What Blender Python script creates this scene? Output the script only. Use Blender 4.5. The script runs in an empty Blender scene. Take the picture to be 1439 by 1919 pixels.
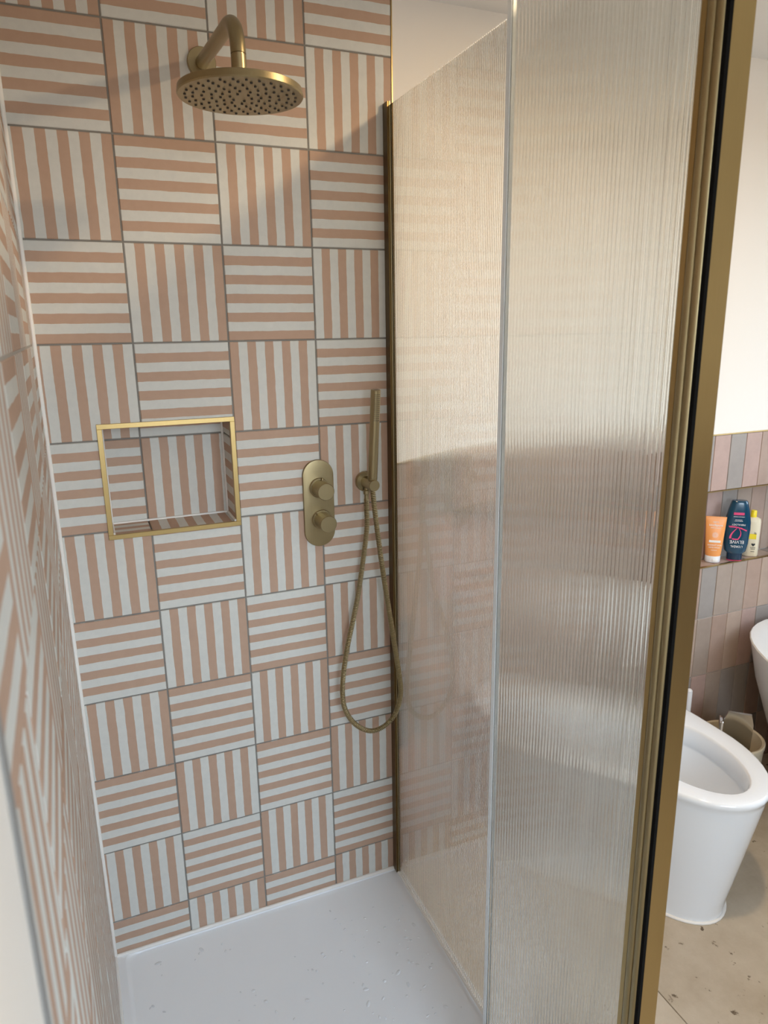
import bpy, bmesh, math, random
from mathutils import Vector, Matrix

random.seed(7)
SC = bpy.context.scene
COL = SC.collection
PI = math.pi

# ------------------------------------------------------------------ camera
cam_d = bpy.data.cameras.new('camera')
cam = bpy.data.objects.new('camera', cam_d)
COL.objects.link(cam)
cam_d.sensor_fit = 'HORIZONTAL'
cam_d.sensor_width = 36.0
cam_d.lens = 36.0 * 1332.66 / 1439.0
cam_d.clip_start = 0.01
_v = Vector((0.243687116, -0.393846385, -0.0647037242))     # fitted to the 20 cm wall tiles
_R = Matrix.Rotation(_v.length, 3, _v.normalized()) @ Matrix(((1, 0, 0), (0, 0, -1), (0, 1, 0)))
cam.matrix_world = Matrix.Translation((-0.514289, -1.636248, 1.435813)) @ \
    Matrix((_R[0], -_R[1], -_R[2])).transposed().to_4x4()
cam_d.dof.use_dof = True
cam_d.dof.focus_distance = 1.75
cam_d.dof.aperture_fstop = 11.0
SC.camera = cam

# ------------------------------------------------------------------ world, lights, exposure
world = bpy.data.worlds.new('sky')
SC.world = world
world.use_nodes = True
_nt = world.node_tree
_bg = _nt.nodes['Background']
_tc = _nt.nodes.new('ShaderNodeTexCoord')
_sp = _nt.nodes.new('ShaderNodeSeparateXYZ')
_nt.links.new(_tc.outputs['Generated'], _sp.inputs[0])
_cr = _nt.nodes.new('ShaderNodeValToRGB')          # lit ground below the horizon, pale overcast sky above
_e = _cr.color_ramp.elements
_e[0].position, _e[0].color = 0.0, (0.23, 0.215, 0.19, 1)
_e[1].position, _e[1].color = 1.0, (0.50, 0.72, 1.0, 1)
_m = _e.new(0.495)
_m.color = (0.23, 0.215, 0.19, 1)
_m = _e.new(0.505)
_m.color = (0.78, 0.90, 1.0, 1)
_mr = _nt.nodes.new('ShaderNodeMapRange')
_mr.inputs['From Min'].default_value = -1.0
_nt.links.new(_sp.outputs['Z'], _mr.inputs['Value'])
_nt.links.new(_mr.outputs['Result'], _cr.inputs['Fac'])
_nt.links.new(_cr.outputs['Color'], _bg.inputs[0])
_bg.inputs[1].default_value = 11.0
SC.view_settings.view_transform = 'Standard'
SC.view_settings.look = 'None'
SC.view_settings.gamma = 1.0
SC.view_settings.exposure = 0.0
SC.view_settings.use_curve_mapping = False
SC.cycles.use_denoising = True
SC.cycles.max_bounces = 16
SC.cycles.transmission_bounces = 14
SC.cycles.glossy_bounces = 6
SC.cycles.diffuse_bounces = 5
SC.cycles.sample_clamp_indirect = 6.0

# rough extents of the room
XL, XR, YF, ZC, ZF, ZT = -0.597, 2.10, -3.0, 2.149, -0.130, -0.101
LS = 0.0245                                        # the left wall is a little out of square


def wall_x(y):
    return XL - LS * y


def area(name, loc, rot, sx, sy, power, col):
    d = bpy.data.lights.new(name, 'AREA')
    d.shape = 'RECTANGLE'
    d.size, d.size_y = sx, sy
    d.energy = power
    d.color = col
    o = bpy.data.objects.new(name, d)
    o.location = loc
    o.rotation_euler = rot
    COL.objects.link(o)
    return o


# the two windows guide the sky's light into the room
for _w in (area('daylight_right_window', (XR + .04, -0.95, 1.475), (0, PI / 2, 0), 1.05, 0.90, 1, (1, 1, 1)),
           area('daylight_front_window', (0.125, YF - .04, 1.40), (PI / 2, 0, 0), 1.25, 1.30, 1, (1, 1, 1))):
    _w.data.cycles.is_portal = True


# ------------------------------------------------------------------ materials
def new_mat(name):
    m = bpy.data.materials.new(name)
    m.use_nodes = True
    nt = m.node_tree
    return m, nt, nt.nodes['Principled BSDF']


def s2l(c):
    c = c / 255.0
    return c / 12.92 if c <= 0.04045 else ((c + 0.055) / 1.055) ** 2.4


def rgb(r, g, b):
    return (s2l(r), s2l(g), s2l(b), 1)


def N(nt, kind, **kw):
    n = nt.nodes.new(kind)
    for k, v in kw.items():
        setattr(n, k, v)
    return n


def L(nt, a, b):
    nt.links.new(a, b)


def plain(name, col, rough=0.5, metal=0.0, var=0.05, scale=12.0, bump=0.0, bscale=200.0, coat=0.0, trans=0.0, spec=0.5):
    m, nt, b = new_mat(name)
    tc = N(nt, 'ShaderNodeTexCoord')
    nz = N(nt, 'ShaderNodeTexNoise')
    nz.inputs['Scale'].default_value = scale
    nz.inputs['Detail'].default_value = 4
    L(nt, tc.outputs['Object'], nz.inputs['Vector'])
    mx = N(nt, 'ShaderNodeMix', data_type='RGBA')
    mx.inputs[6].default_value = tuple(min(1, x * (1 - var)) for x in col[:3]) + (1,)
    mx.inputs[7].default_value = tuple(min(1, x * (1 + var)) for x in col[:3]) + (1,)
    L(nt, nz.outputs['Fac'], mx.inputs[0])
    L(nt, mx.outputs[2], b.inputs['Base Color'])
    b.inputs['Roughness'].default_value = rough
    b.inputs['Metallic'].default_value = metal
    b.inputs['Coat Weight'].default_value = coat
    b.inputs['Coat Roughness'].default_value = 0.08
    b.inputs['Transmission Weight'].default_value = trans
    b.inputs['Specular IOR Level'].default_value = spec
    if bump:
        n2 = N(nt, 'ShaderNodeTexNoise')
        n2.inputs['Scale'].default_value = bscale
        n2.inputs['Detail'].default_value = 3
        L(nt, tc.outputs['Object'], n2.inputs['Vector'])
        bp = N(nt, 'ShaderNodeBump')
        bp.inputs['Strength'].default_value = bump
        bp.inputs['Distance'].default_value = 0.002
        L(nt, n2.outputs['Fac'], bp.inputs['Height'])
        L(nt, bp.outputs['Normal'], b.inputs['Normal'])
    return m


def stripe_mat():
    m, nt, b = new_mat('striped_cement_tile')
    uv = N(nt, 'ShaderNodeUVMap')
    uv.uv_map = 'UVMap'
    sp = N(nt, 'ShaderNodeSeparateXYZ')
    L(nt, uv.outputs['UV'], sp.inputs[0])
    tc = N(nt, 'ShaderNodeTexCoord')
    oi = N(nt, 'ShaderNodeObjectInfo')
    add = N(nt, 'ShaderNodeVectorMath', operation='ADD')
    sc = N(nt, 'ShaderNodeMath', operation='MULTIPLY')
    sc.inputs[1].default_value = 37.0
    L(nt, oi.outputs['Random'], sc.inputs[0])
    L(nt, tc.outputs['Object'], add.inputs[0])
    L(nt, sc.outputs[0], add.inputs[1])
    wob = N(nt, 'ShaderNodeTexNoise')
    wob.inputs['Scale'].default_value = 34.0
    wob.inputs['Detail'].default_value = 3.0
    L(nt, add.outputs[0], wob.inputs['Vector'])
    w2 = N(nt, 'ShaderNodeMath', operation='MULTIPLY_ADD')
    w2.inputs[1].default_value = 0.15
    w2.inputs[2].default_value = -0.075
    L(nt, wob.outputs['Fac'], w2.inputs[0])
    u10 = N(nt, 'ShaderNodeMath', operation='MULTIPLY_ADD')
    u10.inputs[1].default_value = 10.0
    L(nt, sp.outputs['X'], u10.inputs[0])
    L(nt, w2.outputs[0], u10.inputs[2])
    md = N(nt, 'ShaderNodeMath', operation='FLOORED_MODULO')
    md.inputs[1].default_value = 2.0
    L(nt, u10.outputs[0], md.inputs[0])
    gt = N(nt, 'ShaderNodeMath', operation='GREATER_THAN')
    gt.inputs[1].default_value = 1.0
    L(nt, md.outputs[0], gt.inputs[0])
    mot = N(nt, 'ShaderNodeTexNoise')
    mot.inputs['Scale'].default_value = 60.0
    mot.inputs['Detail'].default_value = 6.0
    mot.inputs['Roughness'].default_value = 0.65
    L(nt, add.outputs[0], mot.inputs['Vector'])
    cw = N(nt, 'ShaderNodeMix', data_type='RGBA')
    cw.inputs[6].default_value = rgb(200, 200, 195)
    cw.inputs[7].default_value = rgb(216, 215, 208)
    cp = N(nt, 'ShaderNodeMix', data_type='RGBA')
    cp.inputs[6].default_value = rgb(178, 147, 126)
    cp.inputs[7].default_value = rgb(188, 158, 137)
    L(nt, mot.outputs['Fac'], cw.inputs[0])
    L(nt, mot.outputs['Fac'], cp.inputs[0])
    mx = N(nt, 'ShaderNodeMix', data_type='RGBA')
    L(nt, gt.outputs[0], mx.inputs[0])
    L(nt, cp.outputs[2], mx.inputs[6])
    L(nt, cw.outputs[2], mx.inputs[7])
    L(nt, mx.outputs[2], b.inputs['Base Color'])
    b.inputs['Roughness'].default_value = 0.62
    b.inputs['Specular IOR Level'].default_value = 0.35
    bp = N(nt, 'ShaderNodeBump')
    bp.inputs['Strength'].default_value = 0.12
    bp.inputs['Distance'].default_value = 0.001
    L(nt, mot.outputs['Fac'], bp.inputs['Height'])
    L(nt, bp.outputs['Normal'], b.inputs['Normal'])
    return m


def wall_tile_mat():
    m, nt, b = new_mat('glazed_wall_tile')
    oi = N(nt, 'ShaderNodeObjectInfo')
    cr = N(nt, 'ShaderNodeValToRGB')
    cols = [(0.0, (172, 146, 130)), (0.18, (152, 143, 136)), (0.34, (180, 157, 140)), (0.50, (166, 142, 128)),
            (0.64, (140, 131, 124)), (0.78, (176, 149, 138)), (0.92, (164, 146, 132))]
    cr.color_ramp.interpolation = 'CONSTANT'
    while len(cr.color_ramp.elements) < len(cols):
        cr.color_ramp.elements.new(0.5)
    for e, (p, c) in zip(cr.color_ramp.elements, cols):
        e.position = p
        e.color = rgb(*c)
    L(nt, oi.outputs['Random'], cr.inputs['Fac'])
    tc = N(nt, 'ShaderNodeTexCoord')
    add = N(nt, 'ShaderNodeVectorMath', operation='ADD')
    sc = N(nt, 'ShaderNodeMath', operation='MULTIPLY')
    sc.inputs[1].default_value = 53.0
    L(nt, oi.outputs['Random'], sc.inputs[0])
    L(nt, tc.outputs['Object'], add.inputs[0])
    L(nt, sc.outputs[0], add.inputs[1])
    nz = N(nt, 'ShaderNodeTexNoise')
    nz.inputs['Scale'].default_value = 22.0
    nz.inputs['Detail'].default_value = 7.0
    nz.inputs['Roughness'].default_value = 0.65
    L(nt, add.outputs[0], nz.inputs['Vector'])
    hsv = N(nt, 'ShaderNodeHueSaturation')
    mr = N(nt, 'ShaderNodeMapRange')
    mr.inputs['To Min'].default_value = 0.82
    mr.inputs['To Max'].default_value = 1.16
    L(nt, nz.outputs['Fac'], mr.inputs['Value'])
    L(nt, mr.outputs['Result'], hsv.inputs['Value'])
    L(nt, cr.outputs['Color'], hsv.inputs['Color'])
    L(nt, hsv.outputs['Color'], b.inputs['Base Color'])
    b.inputs['Roughness'].default_value = 0.38
    bp = N(nt, 'ShaderNodeBump')
    bp.inputs['Strength'].default_value = 0.15
    bp.inputs['Distance'].default_value = 0.001
    L(nt, nz.outputs['Fac'], bp.inputs['Height'])
    L(nt, bp.outputs['Normal'], b.inputs['Normal'])
    return m


def stone_mat():
    m, nt, b = new_mat('travertine_slab')
    tc = N(nt, 'ShaderNodeTexCoord')
    nz = N(nt, 'ShaderNodeTexNoise')
    nz.inputs['Scale'].default_value = 4.5
    nz.inputs['Detail'].default_value = 9
    nz.inputs['Roughness'].default_value = 0.68
    L(nt, tc.outputs['Object'], nz.inputs['Vector'])
    cr = N(nt, 'ShaderNodeValToRGB')
    cr.color_ramp.elements[0].position = 0.3
    cr.color_ramp.elements[0].color = rgb(168, 152, 130)
    cr.color_ramp.elements[1].position = 0.72
    cr.color_ramp.elements[1].color = rgb(200, 187, 168)
    L(nt, nz.outputs['Fac'], cr.inputs['Fac'])
    mp = N(nt, 'ShaderNodeMapping')
    mp.inputs['Rotation'].default_value = (0, 0, 0.7)
    mp.inputs['Scale'].default_value = (1.0, 2.2, 1.0)
    L(nt, tc.outputs['Object'], mp.inputs['Vector'])
    p1 = N(nt, 'ShaderNodeTexNoise')
    p1.inputs['Scale'].default_value = 34
    p1.inputs['Detail'].default_value = 4
    p1.inputs['Roughness'].default_value = 0.6
    L(nt, mp.outputs[0], p1.inputs['Vector'])
    pr = N(nt, 'ShaderNodeValToRGB')
    pr.color_ramp.elements[0].position = 0.645
    pr.color_ramp.elements[0].color = (0, 0, 0, 1)
    pr.color_ramp.elements[1].position = 0.705
    pr.color_ramp.elements[1].color = (1, 1, 1, 1)
    L(nt, p1.outputs['Fac'], pr.inputs['Fac'])
    mx = N(nt, 'ShaderNodeMix', data_type='RGBA')
    mx.inputs[7].default_value = rgb(98, 82, 62)
    L(nt, pr.outputs['Color'], mx.inputs[0])
    L(nt, cr.outputs['Color'], mx.inputs[6])
    L(nt, mx.outputs[2], b.inputs['Base Color'])
    b.inputs['Roughness'].default_value = 0.5
    bp = N(nt, 'ShaderNodeBump', invert=True)
    bp.inputs['Strength'].default_value = 0.3
    bp.inputs['Distance'].default_value = 0.002
    L(nt, pr.outputs['Color'], bp.inputs['Height'])
    L(nt, bp.outputs['Normal'], b.inputs['Normal'])
    return m


def brass_mat(name, col, rough, stretch=(1, 1, 0.02)):
    m, nt, b = new_mat(name)
    tc = N(nt, 'ShaderNodeTexCoord')
    mp = N(nt, 'ShaderNodeMapping')
    mp.inputs['Scale'].default_value = stretch
    L(nt, tc.outputs['Object'], mp.inputs['Vector'])
    nz = N(nt, 'ShaderNodeTexNoise')
    nz.inputs['Scale'].default_value = 900
    nz.inputs['Detail'].default_value = 3
    L(nt, mp.outputs[0], nz.inputs['Vector'])
    mr = N(nt, 'ShaderNodeMapRange')
    mr.inputs['To Min'].default_value = rough - 0.06
    mr.inputs['To Max'].default_value = rough + 0.08
    L(nt, nz.outputs['Fac'], mr.inputs['Value'])
    L(nt, mr.outputs['Result'], b.inputs['Roughness'])
    mx = N(nt, 'ShaderNodeMix', data_type='RGBA')
    mx.inputs[6].default_value = tuple(x * 0.93 for x in col[:3]) + (1,)
    mx.inputs[7].default_value = tuple(min(1, x * 1.07) for x in col[:3]) + (1,)
    L(nt, nz.outputs['Fac'], mx.inputs[0])
    L(nt, mx.outputs[2], b.inputs['Base Color'])
    b.inputs['Metallic'].default_value = 1.0
    return m


def glass_mat(name, col, rough=0.0, ior=1.5):
    m, nt, b = new_mat(name)
    b.inputs['Base Color'].default_value = col
    b.inputs['Roughness'].default_value = rough
    b.inputs['IOR'].default_value = ior
    b.inputs['Transmission Weight'].default_value = 1.0
    return m


M = dict(
    stripe=stripe_mat(),
    wtile=wall_tile_mat(),
    stone=stone_mat(),
    btile=plain('brown_wall_tile', rgb(128, 98, 80), 0.4, var=0.12, scale=14),
    grout=plain('grey_grout', rgb(134, 130, 124), 0.9, var=0.1, scale=60, bump=0.2),
    mgrout=plain('beige_grout', rgb(172, 164, 154), 0.9, var=0.06, scale=60),
    lgrout=plain('pale_grout', rgb(196, 190, 180), 0.9, var=0.06, scale=60, bump=0.2),
    plaster=plain('white_plaster', rgb(232, 226, 218), 0.75, var=0.015, scale=3, bump=0.05, bscale=90),
    ceil=plain('ceiling_paint', rgb(226, 224, 220), 0.9, var=0.01, scale=3),
    silicone=plain('white_silicone', rgb(236, 232, 226), 0.35, var=0.02),
    acrylic=plain('white_stone_resin', rgb(238, 239, 241), 0.28, var=0.012, scale=5, coat=0.25),
    ceramic=plain('white_ceramic', rgb(234, 236, 238), 0.12, var=0.01, coat=0.6),
    bathm=plain('white_bath_resin', rgb(236, 236, 234), 0.25, var=0.01, coat=0.3),
    brass=brass_mat('brushed_brass', rgb(160, 145, 111), 0.34),
    brass_f=brass_mat('satin_brass_frame', rgb(180, 156, 106), 0.34),
    dark_brass=brass_mat('dark_brass_profile', rgb(104, 84, 52), 0.30),
    chrome=plain('chrome', (0.72, 0.71, 0.69, 1), 0.12, metal=1.0, var=0.03),
    steel=plain('grey_trim', rgb(150, 150, 148), 0.5, metal=0.3, var=0.04),
    rubber=plain('black_rubber', rgb(16, 15, 14), 0.85, var=0.1, spec=0.1),
    dark=plain('dark_nozzle', rgb(50, 44, 38), 0.6, var=0.1),
    glass=glass_mat('reeded_glass', (0.955, 0.965, 0.945, 1)),
    water=glass_mat('water', (1, 1, 1, 1), ior=1.33),
    drop=plain('water_film', rgb(228, 230, 233), 0.04, var=0.01, coat=1.0),
    seal=plain('clear_pvc_seal', rgb(246, 248, 248), 0.35, var=0.01, trans=0.4),
    whitep=plain('white_plastic', rgb(236, 236, 238), 0.3, var=0.01),
    cream=plain('cream_plastic', rgb(226, 214, 186), 0.4, var=0.02),
    binm=plain('cream_bin_enamel', rgb(196, 184, 160), 0.4, var=0.03),
    orange=plain('orange_tube', rgb(240, 160, 90), 0.35, var=0.03),
    teal=plain('teal_plastic', rgb(4, 62, 88), 0.18, var=0.05, coat=0.4),
    tealc=plain('dark_teal_cap', rgb(6, 44, 70), 0.2, var=0.05, coat=0.3),
    pink=plain('pink_print', rgb(222, 70, 120), 0.35, var=0.12, scale=40),
    white=plain('white_print', rgb(240, 240, 238), 0.5, var=0.01),
    black=plain('black_print', rgb(20, 20, 24), 0.5, var=0.05),
    yellow=plain('yellow_plastic', rgb(240, 214, 40), 0.35, var=0.03),
    brown=plain('brown_bottle', rgb(104, 74, 54), 0.25, var=0.1, coat=0.3),
    paper=plain('paper', rgb(222, 214, 200), 0.8, var=0.05),
)


# ------------------------------------------------------------------ mesh helpers
def link(name, bm, mat, parent=None, smooth=False, loc=None, autosmooth=None):
    me = bpy.data.meshes.new(name)
    bmesh.ops.recalc_face_normals(bm, faces=bm.faces)
    bm.to_mesh(me)
    bm.free()
    if mat is not None:
        me.materials.append(mat)
    if smooth:
        me.polygons.foreach_set('use_smooth', [True] * len(me.polygons))
        if autosmooth is not None:
            me.set_sharp_from_angle(angle=math.radians(autosmooth))
    o = bpy.data.objects.new(name, me)
    COL.objects.link(o)
    if parent is not None:
        o.parent = parent
        o.matrix_parent_inverse = parent.matrix_world.inverted()
    if loc is not None:
        o.location = loc
    return o


def empty(name, loc=(0, 0, 0), rz=0.0):
    o = bpy.data.objects.new(name, None)
    o.empty_display_size = 0.05
    COL.objects.link(o)
    o.matrix_world = Matrix.Translation(loc) @ Matrix.Rotation(rz, 4, 'Z')
    return o


def tag(o, label, cat, group=None):
    o['label'] = label
    o['category'] = cat
    if group:
        o['group'] = group
    return o


def struct(o, label=None):
    o['kind'] = 'structure'
    if label:
        o['label'] = label
    return o


def box(bm, x0, x1, y0, y1, z0, z1, bev=0.0, seg=2):
    vs = [bm.verts.new((x, y, z)) for x in (x0, x1) for y in (y0, y1) for z in (z0, z1)]
    f = [(0, 1, 3, 2), (4, 6, 7, 5), (0, 4, 5, 1), (2, 3, 7, 6), (0, 2, 6, 4), (1, 5, 7, 3)]
    fs = [bm.faces.new([vs[i] for i in q]) for q in f]
    if bev:
        es = set(e for q in fs for e in q.edges)
        bmesh.ops.bevel(bm, geom=list(es), offset=bev, segments=seg, affect='EDGES', profile=0.5)
    return bm


def frame_of(d):
    d = Vector(d).normalized()
    a = Vector((0, 0, 1)) if abs(d.z) < 0.9 else Vector((1, 0, 0))
    u = d.cross(a).normalized()
    return d, u, d.cross(u)


def rings(bm, rs, close=True, cap0=True, cap1=True):
    """skin a list of rings (lists of points) into a tube"""
    vr = [[bm.verts.new(p) for p in r] for r in rs]
    n = len(vr[0])
    for a, b in zip(vr, vr[1:]):
        for i in range(n if close else n - 1):
            j = (i + 1) % n
            bm.faces.new((a[i], a[j], b[j], b[i]))
    if cap0:
        bm.faces.new(list(reversed(vr[0])))
    if cap1:
        bm.faces.new(vr[-1])
    return bm


def lathe(bm, base, axis, prof, n=32, cap0=True, cap1=True):
    """profile [(t along axis, radius)]"""
    d, u, v = frame_of(axis)
    base = Vector(base)
    rs = []
    for t, r in prof:
        rs.append([base + d * t + (u * math.cos(2 * PI * i / n) + v * math.sin(2 * PI * i / n)) * r for i in range(n)])
    return rings(bm, rs, cap0=cap0, cap1=cap1)


def tube(bm, pts, rad, n=16):
    pts = [Vector(p) for p in pts]
    rs = []
    u = None
    for i, p in enumerate(pts):
        d = (pts[min(i + 1, len(pts) - 1)] - pts[max(i - 1, 0)]).normalized()
        if u is None:
            _, u, _ = frame_of(d)
        u = (u - d * u.dot(d)).normalized()
        v = d.cross(u)
        r = rad(i) if callable(rad) else rad
        rs.append([p + (u * math.cos(2 * PI * k / n) + v * math.sin(2 * PI * k / n)) * r for k in range(n)])
    return rings(bm, rs)


def catmull(pts, per):
    P = [Vector(p) for p in pts]
    P = [P[0] * 2 - P[1]] + P + [P[-1] * 2 - P[-2]]
    out = []
    for i in range(1, len(P) - 2):
        a, b, c, d = P[i - 1:i + 3]
        for k in range(per):
            t = k / per
            out.append(0.5 * ((2 * b) + (c - a) * t + (2 * a - 5 * b + 4 * c - d) * t * t + (3 * b - a - 3 * c + d) * t ** 3))
    out.append(P[-2])
    return out


def resample(pts, step):
    out = [pts[0]]
    acc = 0.0
    for a, b in zip(pts, pts[1:]):
        seg = (b - a).length
        while acc + seg >= step:
            t = (step - acc) / seg
            a = a + (b - a) * t
            out.append(a)
            seg = (b - a).length
            acc = 0.0
        acc += seg
    return out


def tile_mesh(w, h, th, u_of, name='tile', ch=0.0012, gap=0.0018):
    """a chamfered tile in its own XZ plane facing -Y, centred on its middle; u_of(x, z) gives the stripe coordinate"""
    bm = bmesh.new()
    hw, hh = w / 2 - gap, h / 2 - gap
    lay = bm.loops.layers.uv.new('UVMap')

    def ring(dx, y):
        return [bm.verts.new((sx * (hw - dx), y, sz * (hh - dx))) for sx, sz in ((-1, -1), (1, -1), (1, 1), (-1, 1))]
    f, m, b = ring(ch, 0.0), ring(0, ch), ring(0, th)
    bm.faces.new(f)
    for a, c in ((f, m), (m, b)):
        for i in range(4):
            j = (i + 1) % 4
            bm.faces.new((a[i], c[i], c[j], a[j]))
    if u_of:
        for fc in bm.faces:
            for lp in fc.loops:
                lp[lay].uv = (u_of(lp.vert.co.x, lp.vert.co.z), 0.5)
    bmesh.ops.recalc_face_normals(bm, faces=bm.faces)
    me = bpy.data.meshes.new(name)
    bm.to_mesh(me)
    bm.free()
    return me


def poly_tile(poly, c, th, u_of, ch=0.0012, gap=0.0018):
    """like tile_mesh for any right-angled outline given counter-clockwise seen from the room"""
    n = len(poly)

    def inset(d):
        out = []
        for i in range(n):
            p0, p1, p2 = poly[i - 1], poly[i], poly[(i + 1) % n]
            dx = dz = 0.0
            for a, b in ((p0, p1), (p1, p2)):
                ex, ez = b[0] - a[0], b[1] - a[1]
                l_ = math.hypot(ex, ez)
                dx += -ez / l_ * d
                dz += ex / l_ * d
            out.append((p1[0] + dx - c[0], p1[1] + dz - c[1]))
        return out
    bm = bmesh.new()
    lay = bm.loops.layers.uv.new('UVMap')
    rr_ = [[bm.verts.new((x, y, z)) for x, z in inset(d)] for d, y in ((gap + ch, 0.0), (gap, ch), (gap, th))]
    bm.faces.new(rr_[0])
    for a, b in zip(rr_, rr_[1:]):
        for i in range(n):
            j = (i + 1) % n
            bm.faces.new((a[i], b[i], b[j], a[j]))
    for fc in bm.faces:
        for lp in fc.loops:
            lp[lay].uv = (u_of(lp.vert.co.x, lp.vert.co.z), 0.5)
    bmesh.ops.recalc_face_normals(bm, faces=bm.faces)
    me = bpy.data.meshes.new('tile')
    bm.to_mesh(me)
    bm.free()
    return me


def put(name, me, mat, parent, loc, rot=None):
    if not me.materials:
        me.materials.append(mat)
    o = bpy.data.objects.new(name, me)
    COL.objects.link(o)
    o.parent = parent
    o.location = loc
    if rot:
        o.rotation_euler = rot
    return o


# ================================================================== THE SETTING
P = 0.2025                                        # pitch of the striped tiles
TRIM_X = 0.2013
JX = [XL, -2 * P, -P, 0.0, TRIM_X]                # vertical joints of the shower wall
JZ = [(10 - r) * P for r in range(11)]            # horizontal joints r0..r10
ROWZ = [(ZC, JZ[0])] + [(JZ[i], JZ[i + 1]) for i in range(10)] + [(JZ[10], ZT)]
NX0, NX1, NZ0, NZ1, ND = -0.4855, -0.2126, 1.0045, 1.2390, 0.100      # shower niche opening
# long niche in the bathroom wall
BX0, BX1, BZ0, BZ1, BD = 0.62, 2.06, 0.666, 0.922, 0.070
BTOP = 1.102

# ---- wall_back (behind the shower), a solid slab with the niche cut into it
bm = bmesh.new()
WB = 0.0022
for a in [(-0.72, NX0 - .004, ZF - .1, ZC + .05), (NX1 + .004, 0.2, ZF - .1, ZC + .05),
          (NX0 - .004, NX1 + .004, ZF - .1, NZ0 - .004), (NX0 - .004, NX1 + .004, NZ1 + .004, ZC + .05)]:
    box(bm, a[0], a[1], WB, 0.20, a[2], a[3])
box(bm, NX0 - .004, NX1 + .004, ND + .0035, 0.20, NZ0 - .004, NZ1 + .004)
wall_back = struct(link('wall_back', bm, M['grout']), 'shower wall of pink and white striped square tiles with a recessed niche')

# row -1 .. 10, columns 0..3: first stripe colour (P or W); H and V alternate like a chessboard
PH = {-1: 'WPWP', 0: 'PPPW', 1: 'WPWP', 2: 'WWWW', 3: 'PWPW', 4: 'WPPP', 5: 'WPWP', 6: 'PWWP', 7: 'WPWP', 8: 'PPPP', 9: 'PWPW', 10: 'PWPP'}


def stripe_u(horiz, white_first, x_left, x_right, z_top, z_bot, cx, cz, from_left=True):
    """stripe coordinate for a tile of a 0.2 m module: measured from the top for horizontal stripes and from the left otherwise"""
    ph = 0.1 if white_first else 0.0
    S = P - 0.003
    if horiz:
        return lambda x, z: (z_top - 0.0015 - (cz + z)) / S + ph
    return lambda x, z: ((cx + x) - x_left - 0.0015) / S + ph


def striped_tile(parent, x0, x1, z0, z1, horiz, white, mod_left=None, mod_top=None, y=0.0, th=0.0035):
    cx, cz = (x0 + x1) / 2, (z0 + z1) / 2
    u = stripe_u(horiz, white, x0 if mod_left is None else mod_left, x1, z1 if mod_top is None else mod_top, z0, cx, cz)
    me = tile_mesh(x1 - x0, z1 - z0, th, u)
    return put('tile', me, M['stripe'], parent, (cx, y + random.uniform(-.0004, .0004), cz))


for ri, (zt, zb) in enumerate(ROWZ):
    r = ri - 1
    for c in range(4):
        x0, x1 = JX[c], JX[c + 1]
        horiz = (r + c) % 2 == 0
        white = PH[r][c] == 'W'
        ml = x1 - P if c == 0 else x0
        mt = zb + P if r == -1 else zt
        if r == 4 and c == 1:
            continue
        if r == 4 and c == 0:
            striped_tile(wall_back, x0, NX0 - .0075, zb, zt, horiz, white, ml, mt)
        elif r == 3 and c == 1:
            striped_tile(wall_back, x0, x1, NZ1 + .0075, zt, horiz, white, ml, mt)
        elif r == 3 and c == 0:      # notched round the frame corner
            ex, ez = NX0 - .0075, NZ1 + .0075
            cc = ((x0 + x1) / 2, (zb + zt) / 2)
            put('tile', poly_tile([(x0, zb), (ex, zb), (ex, ez), (x1, ez), (x1, zt), (x0, zt)], cc, .0025,
                                  stripe_u(horiz, white, ml, x1, mt, zb, *cc)), M['stripe'], wall_back, (cc[0], 0, cc[1]))
        elif r == 5 and c == 1:
            striped_tile(wall_back, x0, x1, zb, NZ0 - .0075, horiz, white, ml, mt)
        elif r == 5 and c == 0:
            ex, ez = NX0 - .0075, NZ0 - .0075
            cc = ((x0 + x1) / 2, (zb + zt) / 2)
            put('tile', poly_tile([(x0, zb), (x1, zb), (x1, ez), (ex, ez), (ex, zt), (x0, zt)], cc, .0025,
                                  stripe_u(horiz, white, ml, x1, mt, zb, *cc)), M['stripe'], wall_back, (cc[0], 0, cc[1]))
        elif r == 4 and c == 2:
            striped_tile(wall_back, x0, x1, zb, zt, horiz, white, ml, mt)
        else:
            striped_tile(wall_back, x0, x1, zb, zt, horiz, white, ml, mt)

# niche lining
jx, jz = -0.4035, 1.2025
striped_tile(wall_back, NX0, jx, jz, NZ1, False, False, jx - P, None, ND)
striped_tile(wall_back, jx, NX1, jz, NZ1, True, False, None, jz + P, ND)
striped_tile(wall_back, NX0, jx, NZ0, jz, True, False, None, None, ND)
striped_tile(wall_back, jx, NX1, NZ0, jz, False, False, None, None, ND)
for x, rz, sgn in ((NX1, PI / 2, 1), (NX0, -PI / 2, -1)):
    for z0, z1, wf in ((NZ0, jz, True), (jz, NZ1, False)):
        me = tile_mesh(ND - .001, z1 - z0, .004, stripe_u(True, wf, 0, 0, z1, z0, 0, (z0 + z1) / 2))
        put('tile', me, M['stripe'], wall_back, (x, ND / 2, (z0 + z1) / 2), (0, 0, -rz if sgn > 0 else -rz))
for z, rx in ((NZ0, -PI / 2), (NZ1, PI / 2)):
    for x0, x1, along in ((NX0, jx, True), (jx, NX1, False)):
        me = tile_mesh(x1 - x0, ND - .001, .004, stripe_u(along, False, x0, x1, ND / 2, 0, (x0 + x1) / 2, 0))
        put('tile', me, M['stripe'], wall_back, ((x0 + x1) / 2, ND / 2, z), (rx, 0, 0))
bm = bmesh.new()
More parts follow.
